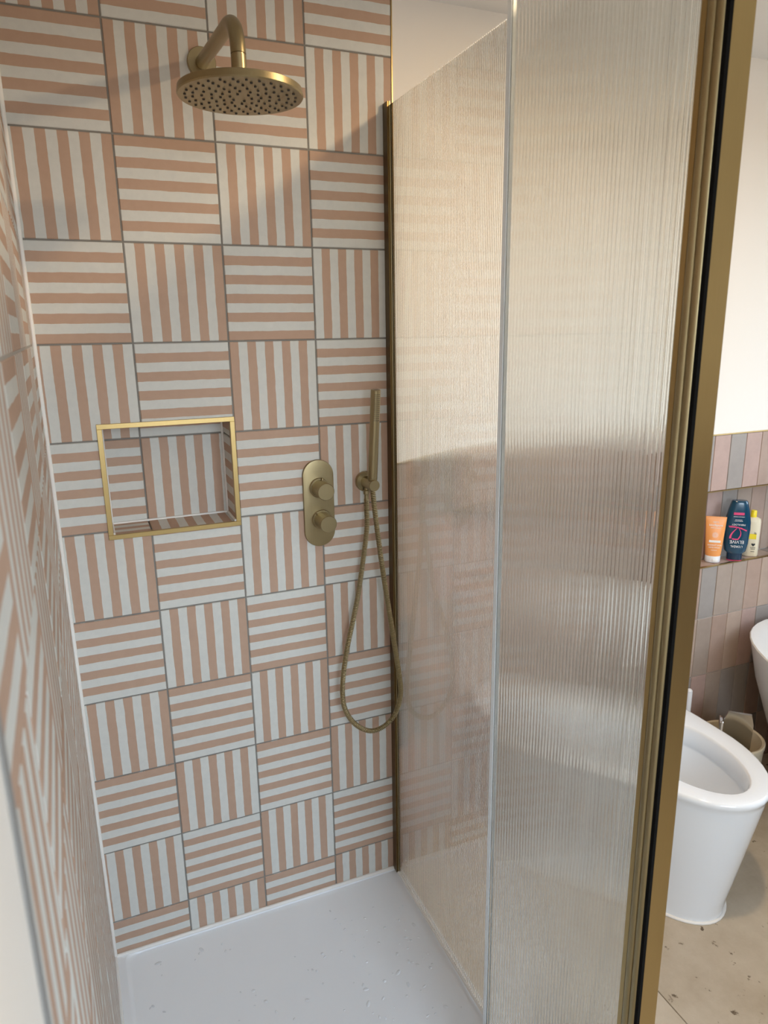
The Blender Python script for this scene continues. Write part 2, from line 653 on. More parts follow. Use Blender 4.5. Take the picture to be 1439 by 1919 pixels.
for a in [((NX0, ND - .002, NZ0 + .001), (NX1, ND - .002, NZ0 + .001)), ((NX1 - .001, ND - .002, NZ0), (NX1 - .001, ND - .002, NZ1)),
          ((NX1 - .001, ND, NZ0 + .001), (NX1 - .001, 0.0, NZ0 + .001)), ((NX0 + .001, ND, NZ0 + .001), (NX0 + .001, 0.0, NZ0 + .001)),
          ((NX0 + .001, ND - .002, NZ0), (NX0 + .001, ND - .002, NZ1))]:
    tube(bm, a, 0.0032, 8)
link('niche_sealant', bm, M['silicone'], wall_back, smooth=True, autosmooth=60)

# ---- wall_left (striped, then plain plaster past the end of the tiling)
ang = math.atan(LS)
bm = bmesh.new()
TE = 1.310                                          # length of the tiling along the wall
box(bm, -0.10, -0.0012, -0.05, TE, ZF - .1, ZC + .05)
box(bm, -0.10, 0.000, TE + .010, 3.2, ZF - .1, ZC + .05)
# local frame: x = into the room, y = away from the corner towards the camera
wall_left = struct(link('wall_left', bm, M['plaster']), 'side wall with striped tiles ending at a grey strip, plain plaster beyond')
wall_left.data.materials.append(M['mgrout'])
for p in wall_left.data.polygons:
    if all(wall_left.data.vertices[i].co.y < TE + .005 for i in p.vertices):
        p.material_index = 1
for v in wall_left.data.vertices:
    x, y, z = v.co
    v.co = (XL + x + LS * y, -y, z)
wall_left.data.flip_normals()
wall_left.data.update()
cuts = [0.0, 0.150] + [0.150 + P * k for k in range(1, 6)] + [TE]
PHL = random.Random(11)
for ri, (zt, zb) in enumerate(ROWZ):
    r = ri - 1
    for c in range(len(cuts) - 1):
        y0, y1 = cuts[c], cuts[c + 1]
        horiz = (r + c) % 2 == 1
        white = PHL.random() < 0.5
        if r == 3 and c == 4:
            white = False
        cz, cy = (zt + zb) / 2, (y0 + y1) / 2
        mt = zb + P if r == -1 else zt
        ml = y1 - P if c == 0 else y0
        me = tile_mesh(y1 - y0, zt - zb, .0035, stripe_u(horiz, white, ml, 0, mt, zb, cy, cz))
        put('tile', me, M['stripe'], wall_left, (wall_x(-cy) + random.uniform(-.0003, .0003), -cy, cz), (0, 0, PI / 2 + ang))
bm = bmesh.new()
tube(bm, [(XL + .0025, -.0025, ZT), (XL + .0025, -.0025, ZC)], 0.0048, 10)
link('corner_sealant', bm, M['silicone'], wall_left, smooth=True, autosmooth=60)
bm = bmesh.new()
box(bm, wall_x(-TE) - .004, wall_x(-TE) + .0015, -TE - .011, -TE + .001, ZF, ZC)
link('end_strip', bm, M['steel'], wall_left)

# ---- far wall of the bathroom: white plaster over a tiled lower half with a long niche
bm = bmesh.new()
box(bm, 0.2, XR + .1, 0.002, 0.20, BTOP, ZC + .05)
for a in [(0.2, XR + .1, ZF - .1, BZ0 - .004), (0.2, BX0 - .004, BZ0 - .004, BZ1 + .004),
          (BX1 + .004, XR + .1, BZ0 - .004, BZ1 + .004), (0.2, XR + .1, BZ1 + .004, BTOP)]:
    box(bm, a[0], a[1], .0035, 0.20, a[2], a[3])
box(bm, BX0 - .004, BX1 + .004, BD + .0035, 0.20, BZ0 - .004, BZ1 + .004)
wall_far = struct(link('wall_back_bathroom', bm, M['lgrout']), 'bathroom wall, white plaster above pinkish brown vertical tiles with a long niche')
wall_far.data.materials.append(M['plaster'])
for p in wall_far.data.polygons:
    if all(wall_far.data.vertices[i].co.z > BTOP - .001 for i in p.vertices):
        p.material_index = 1
TP = 0.0678
x_first = 1.2907 - TP * 16
cols = [(x_first + TP * k, x_first + TP * (k + 1)) for k in range(28)]
cols = [(max(a, .2025), min(b, XR)) for a, b in cols if b > .21 and a < XR - .02]
shared = {}


def wt(w, h):
    k = (round(w, 4), round(h, 4))
    if k not in shared:
        shared[k] = tile_mesh(w, h, .0035, None, gap=.0012, ch=.0010)
    return shared[k]


for a, b in cols:
    cx = (a + b) / 2
    for z0, z1, inset in ((BZ1, BTOP, 0), (BZ0, BZ1, BD), (0.486, BZ0, 0), (0.274, 0.486, 0), (0.062, 0.274, 0), (ZF, 0.062, 0)):
        if inset and not (a > BX0 - .03 and b < BX1 + .03):
            inset = 0
        put('tile', wt(b - a, z1 - z0), M['wtile'], wall_far, (cx, inset + random.uniform(-.0003, .0003), (z0 + z1) / 2))
    if a > BX0 - .03 and b < BX1 + .03:
        put('tile', wt(b - a, BD), M['wtile'], wall_far, (cx, BD / 2, BZ0), (-PI / 2, 0, 0))

# brass tile trims
def trim(name, x0, x1, y0, y1, z0, z1, label, mat='brass_f'):
    b_ = bmesh.new()
    box(b_, x0, x1, y0, y1, z0, z1)
    return struct(link(name, b_, M[mat]), label)


trim('trim_1', 0.2003, 0.2030, -0.0012, 0.006, ZT, ZC, 'thin brass edging down the end of the striped tiling')
trim('trim_2', 0.203, XR, -0.001, 0.006, BTOP, BTOP + .0035, 'thin brass edging along the top of the bathroom tiles')
trim('trim_3', BX0, BX1, -0.001, 0.008, BZ1 - .003, BZ1 + .0005, 'thin brass edging along the upper lip of the long niche')
trim('trim_4', BX0, BX1, -0.001, 0.008, BZ0 - .0005, BZ0 + .0025, 'thin brass edging along the shelf of the long niche')

# ---- floor of stone slabs, ceiling, and the walls behind the viewer with their windows
bm = bmesh.new()
box(bm, -0.75, XR + .2, YF - .2, 0.2, ZF - .12, ZF - .004)
floor = struct(link('floor', bm, M['lgrout']), 'floor of large beige stone slabs')
xs = [-0.62, -0.285, 0.615, 1.515, XR]
ys = [0.003, -0.05 - .0, -0.95, -1.85, -2.75, YF]
ys = [0.003, -0.95, -1.85, -2.75, YF]
for i in range(len(xs) - 1):
    for j in range(len(ys) - 1):
        w, d = xs[i + 1] - xs[i], ys[j] - ys[j + 1]
        me = tile_mesh(w, d, .006, None, gap=.0012, ch=.0008)
        put('slab', me, M['stone'], floor, ((xs[i] + xs[i + 1]) / 2, (ys[j] + ys[j + 1]) / 2, ZF), (-PI / 2, 0, 0))
bm = bmesh.new()
box(bm, -0.75, XR + .2, YF - .2, 0.2, ZC, ZC + .1)
ceiling = struct(link('ceiling', bm, M['ceil']), 'plain white ceiling')


def wall_with_hole(name, axis, pos, th, a0, a1, h0, h1, label):
    b_ = bmesh.new()
    lo, hi = ((YF - .2, 0.2) if axis == 'x' else (-0.75, XR + .2))
    for s0, s1, z0, z1 in ((lo, a0, ZF - .1, ZC + .05), (a1, hi, ZF - .1, ZC + .05), (a0, a1, ZF - .1, h0), (a0, a1, h1, ZC + .05)):
        if axis == 'x':
            box(b_, pos, pos + th, s0, s1, z0, z1)
        else:
            box(b_, s0, s1, pos, pos + th, z0, z1)
    o = struct(link(name, b_, M['plaster']), label)
    b_ = bmesh.new()                               # brown tiling on the unseen walls, coloured darker to deepen the post's reflection
    if axis == 'x':
        box(b_, pos - .006, pos + .001, YF, -.004, ZF, h0 - .01)
    else:
        box(b_, -.50, XR - .008, pos + th - .001, pos + th + .006, ZF, h0 - .01)
    link('tile_cladding', b_, M['btile'], o)
    return o


wall_with_hole('wall_right', 'x', XR, 0.10, -1.40, -0.50, 0.95, 2.00, 'plain plaster wall with a window beside the bath')
wall_with_hole('wall_front', 'y', YF - .10, 0.10, -0.5, 0.75, 0.75, 2.05, 'plain plaster wall with a wide window')
for nm, ax, pos, a0, a1, h0, h1 in (('window_1', 'x', XR + .05, -1.40, -0.50, 0.95, 2.00), ('window_2', 'y', YF - .07, -0.5, 0.75, 0.75, 2.05)):
    bm = bmesh.new()
    t = .035
    for s0, s1, z0, z1 in ((a0, a0 + t, h0, h1), (a1 - t, a1, h0, h1), (a0 + t, a1 - t, h0, h0 + t), (a0 + t, a1 - t, h1 - t, h1)):
        if ax == 'x':
            box(bm, pos + .01, pos + .05, s0, s1, z0, z1)
        else:
            box(bm, s0, s1, pos - .03, pos - .0, z0, z1)
    struct(link(nm, bm, M['whitep']), 'white window frame')

# ================================================================== SHOWER TRAY
tray = tag(empty('shower_tray', (-0.2, -0.5, ZF)), 'low white shower tray under the striped tile walls', 'shower tray')
TX1, TY1 = 0.212, -1.06
bm = bmesh.new()
def tray_ring(ins, z):
    b_ = ins * .16
    return [(wall_x(0) + ins + .001, -b_, z), (TX1 - b_, -b_, z), (TX1 - b_, TY1 + ins, z), (wall_x(TY1) + ins + .001, TY1 + ins, z)]


def rounded(poly, r, n=6):
    out = []
    for i in range(4):
        p0, p1, p2 = Vector(poly[i - 1]), Vector(poly[i]), Vector(poly[(i + 1) % 4])
        a = p1 + (p0 - p1).normalized() * r
        b = p1 + (p2 - p1).normalized() * r
        for k in range(n):
            t = k / (n - 1)
            out.append(a * (1 - t) ** 2 + p1 * 2 * t * (1 - t) + b * t * t)
    return out


rs = [rounded(tray_ring(0.0, ZF), .001), rounded(tray_ring(0.0, ZT - .003), .001), rounded(tray_ring(.003, ZT), .002),
      rounded(tray_ring(.022, ZT), .02), rounded(tray_ring(.026, ZT - .0012), .024), rounded(tray_ring(.030, ZT - .005), .027),
      rounded(tray_ring(.036, ZT - .0072), .03)]
rings(bm, rs, cap0=True, cap1=True)
link('basin', bm, M['acrylic'], tray, smooth=True, autosmooth=35)
bm = bmesh.new()
tube(bm, [(XL, -.002, ZT + .001), (TRIM_X - .02, -.002, ZT + .001)], .0052, 10)
tube(bm, [(wall_x(0) + .002, 0, ZT + .001), (wall_x(TY1) + .002, TY1, ZT + .001)], .0048, 10)
link('sealant', bm, M['silicone'], tray, smooth=True, autosmooth=60)
bm = bmesh.new()
tube(bm, [(.1835, -.02, ZT + .001), (.1835, -.94, ZT + .001)], .0042, 10)
link('screen_sealant', bm, M['silicone'], tray, smooth=True, autosmooth=60)
# drops and smears of water left on the tray
bm = bmesh.new()
rd = random.Random(5)
for k in range(150):
    x = rd.uniform(-.53, .15)
    y = rd.uniform(-.62, -.05)
    if k > 90:
        x, y = rd.uniform(-.05, .15), rd.uniform(-.6, -.12)
    r = rd.choice([.0015, .002, .0025, .003, .0045])
    el = rd.uniform(1.0, 2.2)
    an = rd.uniform(0, PI)
    ca, sa = math.cos(an), math.sin(an)
    prof = [(0.0, 1.0), (.35, .92), (.7, .62), (.92, .28)]
    rr = []
    for hz, q in prof:
        ring = []
        for i in range(10):
            t = 2 * PI * i / 10
            px_, py_ = math.cos(t) * r * el * q, math.sin(t) * r * q
            ring.append((x + px_ * ca - py_ * sa, y + px_ * sa + py_ * ca, ZT - .0074 + hz * min(r, .003) * .45))
        rr.append(ring)
    rings(bm, rr)
drops = link('water_drops', bm, M['drop'], None, smooth=True)
drops['kind'] = 'stuff'
tag(drops, 'scattered water drops lying on the white shower tray', 'water')

# ================================================================== NICHE FRAME
nf = tag(empty('niche_frame', (-0.349, 0, 0.992)), 'brushed brass frame around the recessed shower niche', 'frame')
ox0, ox1, oz0, oz1 = -0.4965, -0.2020, 0.9935, 1.2505
fw = 0.0108
for a in ((ox0, ox1, oz1 - fw, oz1), (ox0, ox1, oz0, oz0 + fw)):
    bm = bmesh.new()
    box(bm, a[0], a[1], -.0035, .010, a[2], a[3], .0006, 1)
    link('rail', bm, M['brass_f'], nf)
for a in ((ox0, ox0 + fw), (ox1 - fw, ox1)):
    bm = bmesh.new()
    box(bm, a[0], a[1], -.0034, .010, oz0 + fw, oz1 - fw, .0006, 1)
    link('stile', bm, M['brass_f'], nf)

# ================================================================== OVERHEAD SHOWER
HX, HY, HZ = -0.220, -0.340, 1.8125
sh = tag(empty('overhead_shower', (HX, 0, 1.966)), 'round brass rain shower head on a bent arm from the striped wall', 'shower head')
bm = bmesh.new()
lathe(bm, (HX, 0.0015, 1.966), (0, -1, 0), [(0, .029), (.008, .029), (.0105, .0275), (.0105, .015)], 40)
link('wall_flange', bm, M['brass'], sh, smooth=True, autosmooth=30)
pts = [Vector((HX, 0, 1.966)), Vector((HX, -.12, 1.9545))]
p0, p1, p2 = Vector((HX, -.262, 1.941)), Vector((HX, -.338, 1.937)), Vector((HX, HY, 1.876))
for k in range(15):
    t = k / 14
    pts.append(p0 * (1 - t) ** 2 + p1 * 2 * t * (1 - t) + p2 * t * t)
bm = bmesh.new()
tube(bm, pts, 0.0125, 24)
link('arm', bm, M['brass'], sh, smooth=True, autosmooth=40)
bm = bmesh.new()
lathe(bm, (HX, HY, 1.8765), (0, 0, -1), [(0, .0112), (.0022, .0112), (.0024, .0125), (.0235, .0125), (.0250, .0112)], 28)
link('collar', bm, M['brass'], sh, smooth=True, autosmooth=30)
bm = bmesh.new()
lathe(bm, (HX, HY, 1.8520), (0, 0, -1), [(0, .0095), (.010, .0098), (.016, .013), (.028, .0145)], 24)
link('swivel', bm, M['brass'], sh, smooth=True, autosmooth=40)
bm = bmesh.new()
lathe(bm, (HX, HY, HZ + .0135), (0, 0, -1), [(0, .098), (.0015, .1015), (.0115, .1030), (.0135, .1015)], 96)
plate = link('plate', bm, M['brass'], sh, smooth=True, autosmooth=25)
bm = bmesh.new()
for k, (rr_, n_) in enumerate(((.018, 6), (.033, 12), (.048, 16), (.063, 20), (.078, 24), (.090, 28))):
    for i in range(n_):
        a = 2 * PI * (i + (.5 if k % 2 else 0)) / n_
        lathe(bm, (HX + rr_ * math.cos(a), HY + rr_ * math.sin(a), HZ + .0004), (0, 0, -1), [(0, .0024), (.0020, .0020)], 8)
nz_ = link('nozzles', bm, M['dark'], plate)
nz_['kind'] = 'stuff'

# ================================================================== THERMOSTATIC VALVE
VX, VZ0, VZ1 = -0.0090, 0.9170, 1.1350
vv = tag(empty('shower_valve', (VX, 0, VZ0)), 'oval brass mixer plate with two round knobs on striped tiles', 'valve')
bm = bmesh.new()
hw, zc0, zc1 = .039, VZ0 + .039, VZ1 - .039


def stadium(y, ins):
    o = []
    for i in range(25):
        a = PI * i / 24
        o.append((VX + (hw - ins) * math.cos(a), y, zc1 + (hw - ins) * math.sin(a)))
    for i in range(25):
        a = PI + PI * i / 24
        o.append((VX + (hw - ins) * math.cos(a), y, zc0 + (hw - ins) * math.sin(a)))
    return o


rings(bm, [stadium(.001, 0), stadium(-.0065, 0), stadium(-.0078, .0010), stadium(-.0080, .0022)])
link('plate', bm, M['brass'], vv, smooth=True, autosmooth=30)
for zk, xk, lever in ((1.0665, -.0085, True), (0.9865, -.0050, False)):
    bm = bmesh.new()
    lathe(bm, (xk, -.0078, zk), (0, -1, 0), [(0, .0245), (.004, .0245), (.0055, .0232), (.0055, .0200)], 36)
    link('collar', bm, M['brass'], vv, smooth=True, autosmooth=30)
    bm = bmesh.new()
    lathe(bm, (xk, -.012, zk), (0, -1, 0), [(0, .0198), (.012, .0198), (.0122, .0205), (.0520, .0208), (.0535, .0196)], 40)
    kb = link('knob', bm, M['brass'], vv, smooth=True, autosmooth=30)
    bm = bmesh.new()
    if lever:
        lathe(bm, (xk + .006, -.018, zk + .018), (.25, 0, 1), [(0, .0026), (.0065, .0026), (.0072, .0018)], 12)
    else:
        lathe(bm, (xk - .013, -.016, zk + .0145), (-.6, -.1, .7), [(0, .0022), (.003, .0022), (.0036, .0014)], 12)
    link('pin', bm, M['brass'], kb, smooth=True, autosmooth=30)

# ================================================================== HAND SHOWER, BRACKET, HOSE
BXc, BZc = 0.1142, 1.0700
br = tag(empty('shower_bracket', (BXc, 0, BZc)), 'round brass wall outlet and holder for the hand shower', 'bracket')
bm = bmesh.new()
lathe(bm, (BXc, .001, BZc), (0, -1, 0), [(0, .0255), (.010, .0255), (.0125, .0240), (.0125, .013)], 36)
link('wall_flange', bm, M['brass'], br, smooth=True, autosmooth=30)
bm = bmesh.new()
lathe(bm, (BXc, -.010, BZc), (0, -1, 0), [(0, .0145), (.030, .0140), (.056, .0140), (.0575, .0130)], 32)
link('holder', bm, M['brass'], br, smooth=True, autosmooth=30)
bm = bmesh.new()
lathe(bm, (BXc - .004, -.022, BZc - .012), (0, 0, -1), [(0, .0055), (.006, .0055), (.008, .0078), (.0165, .0078), (.0185, .0056), (.036, .0060)], 20)
link('outlet', bm, M['brass'], br, smooth=True, autosmooth=30)

hs = tag(empty('hand_shower', (.1142, -.052, 1.080)), 'slim brass stick hand shower standing in its wall holder', 'hand shower')
hb, ht = Vector((.1142, -.054, 1.0800)), Vector((.1190, -.074, 1.3020))
hd = (ht - hb)
bm = bmesh.new()
lathe(bm, hb, hd, [(0, .0102), (.004, .0118), (.008, .0118), (.0082, .0113), (.0090, .0113), (.0092, .0118), (.2215, .0118), (.2225, .0108)], 28)
stick = link('handle', bm, M['brass'], hs, smooth=True, autosmooth=30)
hn, hu, hv = frame_of(hd)
face = Vector((0.04, -1.0, 0)).normalized()
side = hn.cross(face).normalized()
bm = bmesh.new()
for i in range(14):
    for j in range(-2, 3):
        a = j * .26
        dirv = (face * math.cos(a) + side * math.sin(a))
        lathe(bm, hb + hn * (.150 + i * .0047) + dirv * .0114, dirv, [(0, .0011), (.0007, .0010)], 6)
sp_ = link('spray_holes', bm, M['dark'], stick)
sp_['kind'] = 'stuff'

hp = [(.1102, -.022, 1.030), (.1090, -.023, 1.000), (.1045, -.030, .941), (.0764, -.030, .774), (.0420, -.035, .640), (.0255, -.040, .550),
      (.0245, -.046, .490), (.0400, -.052, .4480), (.0660, -.056, .4180), (.0975, -.060, .4035), (.1320, -.063, .4120), (.1600, -.066, .4400), (.1740, -.070, .4850),
      (.1752, -.070, .5350), (.1560, -.066, .6850), (.1330, -.061, .8610), (.1190, -.055, 1.000), (.1142, -.053, 1.0620)]
path = resample(catmull(hp, 24), .0011)
prof_ = (.0049, .0065, .0069, .0066)
bm = bmesh.new()
tube(bm, path, lambda i: prof_[i % 4], 12)
hose = link('shower_hose', bm, M['brass'], None, smooth=True, autosmooth=40)
tag(hose, 'ribbed brass shower hose hanging in a long loop', 'hose')

# ================================================================== REEDED GLASS SCREEN
def reeded(length, z0, z1, th=.008, pitch=.0062, depth=.0008, seg=8, side=1):
    """a pane in local XZ (x 0..length), flat face at y=0, reeded face at y=side*th"""
    b_ = bmesh.new()
    n = int(length / pitch)
    off = (length - n * pitch) / 2
    flat0, flat1, rib0, rib1 = [], [], [], []

    def col(x, y):
        return b_.verts.new((x, y, z0)), b_.verts.new((x, y, z1))
    smooth = []
    prof = [(0.0, side * (th - depth))]
    ends = []
    cols_ = []
    for k in range(n):
        arc = []
        for s in range(seg + 1):
            t = s / seg * 2 - 1
            arc.append((off + (k + s / seg) * pitch, side * (th - depth * t * t)))
        cols_.append(arc)
    first, last = (0.0, side * (th - depth)), (length, side * (th - depth))
    for arc in [[first, cols_[0][0]]] + cols_ + [[cols_[-1][-1], last]]:
        vs = [col(*p) for p in arc]
        for a, b in zip(vs, vs[1:]):
            b_.faces.new((a[0], b[0], b[1], a[1])).smooth = True
    c0, c1 = col(0, 0), col(length, 0)
    b_.faces.new((c0[0], c0[1], c1[1], c1[0]))
    e0, e1 = col(*first), col(*last)
    b_.faces.new((c0[0], e0[0], e0[1], c0[1]))
    b_.faces.new((c1[0], c1[1], e1[1], e1[0]))
    for z in (z0, z1):
        lst = [b_.verts.new((0, 0, z)), b_.verts.new((first[0], first[1], z))]
        for arc in cols_:
            lst += [b_.verts.new((p[0], p[1], z)) for p in arc[:-1]]
        lst += [b_.verts.new((cols_[-1][-1][0], cols_[-1][-1][1], z)), b_.verts.new((last[0], last[1], z)), b_.verts.new((length, 0, z))]
        b_.faces.new(lst)
    # orient every face outwards by hand (the reeds use split vertices)
    b_.normal_update()
    cy = side * th / 2
    for f in b_.faces:
        c = f.calc_center_median()
        out = Vector((0, 0, 0))
        nrm = f.normal
        if abs(nrm.z) > .9:
            out.z = 1 if c.z > (z0 + z1) / 2 else -1
        elif abs(nrm.x) > .95:
            out.x = 1 if c.x > length / 2 else -1
        else:
            out.y = 1 if c.y > cy else -1
        if nrm.dot(out) < 0:
            f.normal_flip()
    me = bpy.data.meshes.new('glass_pane')
    b_.to_mesh(me)
    b_.free()
    me.materials.append(M['glass'])
    return me


GZ0, GZ1 = ZT + .002, 1.9220
scr = tag(empty('shower_screen', (.189, -.5, ZT)), 'fixed reeded glass shower screen with brass wall profile and end post', 'shower screen')


def child(name, me, parent, mw):
    o = bpy.data.objects.new(name, me)
    COL.objects.link(o)
    o.parent = parent
    o.matrix_parent_inverse = parent.matrix_world.inverted()
    o.matrix_world = mw
    return o


# local x runs from the wall towards the viewer, local +y = outside (+X)
mw = Matrix(((0, 1, 0, .185), (-1, 0, 0, -.012), (0, 0, 1, 0), (0, 0, 0, 1)))
child('glass_pane', reeded(.945, GZ0, GZ1, side=1, depth=.0011), scr, mw)
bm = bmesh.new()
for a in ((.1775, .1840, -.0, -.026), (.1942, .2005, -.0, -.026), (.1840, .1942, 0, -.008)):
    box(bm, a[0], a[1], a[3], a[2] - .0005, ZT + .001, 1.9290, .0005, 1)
link('wall_profile', bm, M['dark_brass'], scr)  # profile body has a darker metal colour than the other brass parts
bm = bmesh.new()
box(bm, .1822, .1842, -.0280, -.0262, ZT + .001, 1.9285)
link('profile_lip', bm, M['brass'], scr)
PX0, PX1, PY0, PY1 = .1725, .2062, -.9800, -.9430
bm = bmesh.new()
box(bm, PX0, PX1, PY0, PY1, ZT + .001, 1.9290, .0008, 1)
link('end_post', bm, M['brass_f'], scr)

# hinged return panel, swung inwards
FA = (0.1690, -0.9410)
FB = (0.0903, -0.6637)
fdir = Vector((FB[0] - FA[0], FB[1] - FA[1], 0))
FL = fdir.length
fdir.normalize()
fnor = Vector((-fdir.y, fdir.x, 0))              # (-.962, -.273): towards the viewer
fl = tag(empty('hinged_panel', (FA[0], FA[1], GZ0)), 'narrow hinged reeded glass panel swung in from the brass end post', 'glass panel')
o_ = Vector((FA[0], FA[1], 0)) - fnor * .007
mw = Matrix(((fdir.x, fnor.x, 0, o_.x), (fdir.y, fnor.y, 0, o_.y), (0, 0, 1, 0), (0, 0, 0, 1)))
child('glass_pane', reeded(FL, GZ0 + .006, GZ1 - .004, side=1), fl, mw)


def prism(bm_, poly, z0, z1):
    return rings(bm_, [[(x, y, z0) for x, y in poly], [(x, y, z1) for x, y in poly]])


def fpt(s, t):
    v = Vector((FA[0], FA[1], 0)) + fdir * s + fnor * t
    return (v.x, v.y)


bm = bmesh.new()
prism(bm, [fpt(FL - .006, .0022), fpt(FL + .001, .0022), fpt(FL + .004, -.0020), fpt(FL + .001, -.0090), fpt(FL - .006, -.0090), fpt(FL - .006, -.0075),
           fpt(FL + .0005, -.0075), fpt(FL + .0005, .0008), fpt(FL - .006, .0008)], GZ0 + .004, GZ1 - .003)
link('edge_seal', bm, M['seal'], fl)
bm = bmesh.new()
prism(bm, [(.1655, -.9415), (.1655, -.9500), (.1722, -.9500), (.1722, -.9415)], GZ0 + .004, GZ1 + .004)
link('clamp_strip', bm, M['brass_f'], fl)
bm = bmesh.new()
lathe(bm, (.1690, -.9570, GZ0 + .004), (0, 0, 1), [(0, .0070), (GZ1 - GZ0, .0070)], 28)
link('hinge_barrel', bm, M['brass'], fl, smooth=True, autosmooth=30)
bm = bmesh.new()
lathe(bm, (.1700, -.9690, GZ0 + .004), (0, 0, 1), [(0, .0065), (GZ1 - GZ0, .0065)], 24)
link('hinge_rod', bm, M['brass'], fl, smooth=True, autosmooth=30)
bm = bmesh.new()
prism(bm, [(.1668, -.9752), (.1668, -.9812), (.1722, -.9812), (.1722, -.9752)], GZ0 + .004, GZ1 + .002)
link('gasket', bm, M['rubber'], fl)

# ================================================================== TOILET
def oval(cx, hw_, yf, yb, ym, z, n=48, pb=4.0, pf=2.0):
    out = []
    for i in range(n):
        t = 2 * PI * i / n
        c, s = math.cos(t), math.sin(t)
        p_ = pb if s > 0 else pf
        x = cx + hw_ * math.copysign(abs(c) ** (2 / p_), c)
        ext = (yb - ym) if s > 0 else (ym - yf)
        y = ym + ext * math.copysign(abs(s) ** (2 / p_), s)
        out.append((x, y, z))
    return out


TC, TCB = 0.925, 0.905
wc = tag(empty('toilet', (TC, -.25, ZF)), 'white floor-standing toilet without a seat against the tiled wall', 'toilet')
bm = bmesh.new()
rs = []
for z, k in ((ZF, 0.0), (ZF + .05, .06), (.0, .30), (.12, .62), (.20, .84), (.245, .955), (.256, .985)):
    rs.append(oval(TCB + (TC - TCB) * k, .138 + (.184 - .138) * k, -.505 - .064 * k, -.004, -.28 - .02 * k, z))
rs += [oval(TC, .1865, -.5720, -.004, -.30, .262), oval(TC, .1880, -.5735, -.004, -.30, .268), oval(TC, .1880, -.5735, -.004, -.30, .274), oval(TC, .1845, -.570, -.006, -.30, .2795),
       oval(TC, .1800, -.5655, -.010, -.30, .2805)]
inner = [(.128, -.5300, -.150, .2805), (.1235, -.5265, -.155, .2790), (.1205, -.5235, -.158, .2720), (.1190, -.5215, -.160, .2250), (.1225, -.5240, -.157, .2180),
         (.1230, -.5230, -.160, .2100), (.1100, -.5000, -.170, .150), (.0850, -.4500, -.190, .080), (.060, -.380, -.210, .030), (.050, -.340, -.230, .0)]
for hw_, yf, yb, z in inner:
    rs.append(oval(TC, hw_, yf, yb, -.31, z, pb=2.3))
rings(bm, rs)
link('pan', bm, M['ceramic'], wc, smooth=True, autosmooth=50)
bm = bmesh.new()
ringp = oval(TCB, .1405, -.5075, -.006, -.28, ZF + .003)
tube(bm, ringp + [ringp[0], ringp[1]], .0045, 8)
link('sealant', bm, M['silicone'], wc, smooth=True)
bm = bmesh.new()
rings(bm, [oval(TC, .0665, -.398, -.202, -.31, .036, pb=2.3), oval(TC, .0665, -.398, -.202, -.31, .040, pb=2.3)])
link('water', bm, M['water'], wc)

# ================================================================== TOILET BRUSH
tb = tag(empty('toilet_brush', (1.205, -.075, ZF)), 'white toilet brush with a round handle behind the toilet', 'toilet brush')
bm = bmesh.new()
lathe(bm, (1.205, -.075, ZF), (0, 0, 1), [(0, .040), (.006, .043), (.11, .043), (.116, .040), (.116, .012)], 28)
link('holder', bm, M['whitep'], tb, smooth=True, autosmooth=30)
bm = bmesh.new()
lathe(bm, (1.205, -.075, ZF + .112), (0, 0, 1), [(0, .0085), (.292, .0095), (.300, .0090), (.304, .006)], 20)
link('handle', bm, M['whitep'], tb, smooth=True, autosmooth=30)

# ================================================================== WASTE BIN
WX, WY = 1.300, -.170
wbn = tag(empty('waste_bin', (WX, WY, ZF)), 'round cream waste bin with a chrome flap standing open beside the bath', 'bin')
bm = bmesh.new()
lathe(bm, (WX, WY, ZF), (0, 0, 1), [(0, .080), (.012, .084), (.255, .098), (.262, .1010), (.272, .1010), (.275, .0975), (.272, .0910), (.255, .0900), (.02, .077)], 40)
link('bucket', bm, M['binm'], wbn, smooth=True, autosmooth=40)
bm = bmesh.new()
# curved chrome flap, tilted up inside the rim
rr = []
for i in range(9):
    s = i / 8
    rr.append([(x, y, z) for x, y, z in [(-.044 * (1 - .25 * max(0, s - .7) / .3), -.004 - .020 * s * s, s * .160),
                                         (.044 * (1 - .25 * max(0, s - .7) / .3), -.004 - .020 * s * s, s * .160),
                                         (.044 * (1 - .25 * max(0, s - .7) / .3), .003 - .020 * s * s, s * .160 + .001),
                                         (-.044 * (1 - .25 * max(0, s - .7) / .3), .003 - .020 * s * s, s * .160 + .001)]])
rings(bm, rr)
flap = link('flap', bm, M['chrome'], wbn, smooth=True, autosmooth=40)
flap.matrix_world = Matrix.Translation((1.297, -.190, ZF + .235)) @ Matrix.Rotation(math.radians(-44), 4, 'Z') @ Matrix.Rotation(math.radians(8), 4, 'X')
bm = bmesh.new()
box(bm, -.054, -.0435, -.030, .010, .030, .120, .002, 2)
hg = link('hinge_arm', bm, M['chrome'], wbn, smooth=True, autosmooth=40)
hg.matrix_world = flap.matrix_world.copy()
bm = bmesh.new()
rd = random.Random(3)
prev = None
ringl = []
for k, (zq, rq) in enumerate(((.14, .082), (.205, .078), (.225, .055), (.232, .015))):
    ringl.append([(WX + math.cos(2 * PI * i / 18) * rq * rd.uniform(.9, 1.03), WY + math.sin(2 * PI * i / 18) * rq * rd.uniform(.9, 1.03),
                   ZF + zq + (rd.uniform(-.012, .012) if k else 0)) for i in range(18)])
rings(bm, ringl)
link('crumpled_paper', bm, M['paper'], wbn)

# ================================================================== BATH
BCX, BCY = 1.613, -.866
bt = tag(empty('bathtub', (BCX, BCY, ZF)), 'white freestanding oval bath with a flat rim', 'bathtub')
bm = bmesh.new()


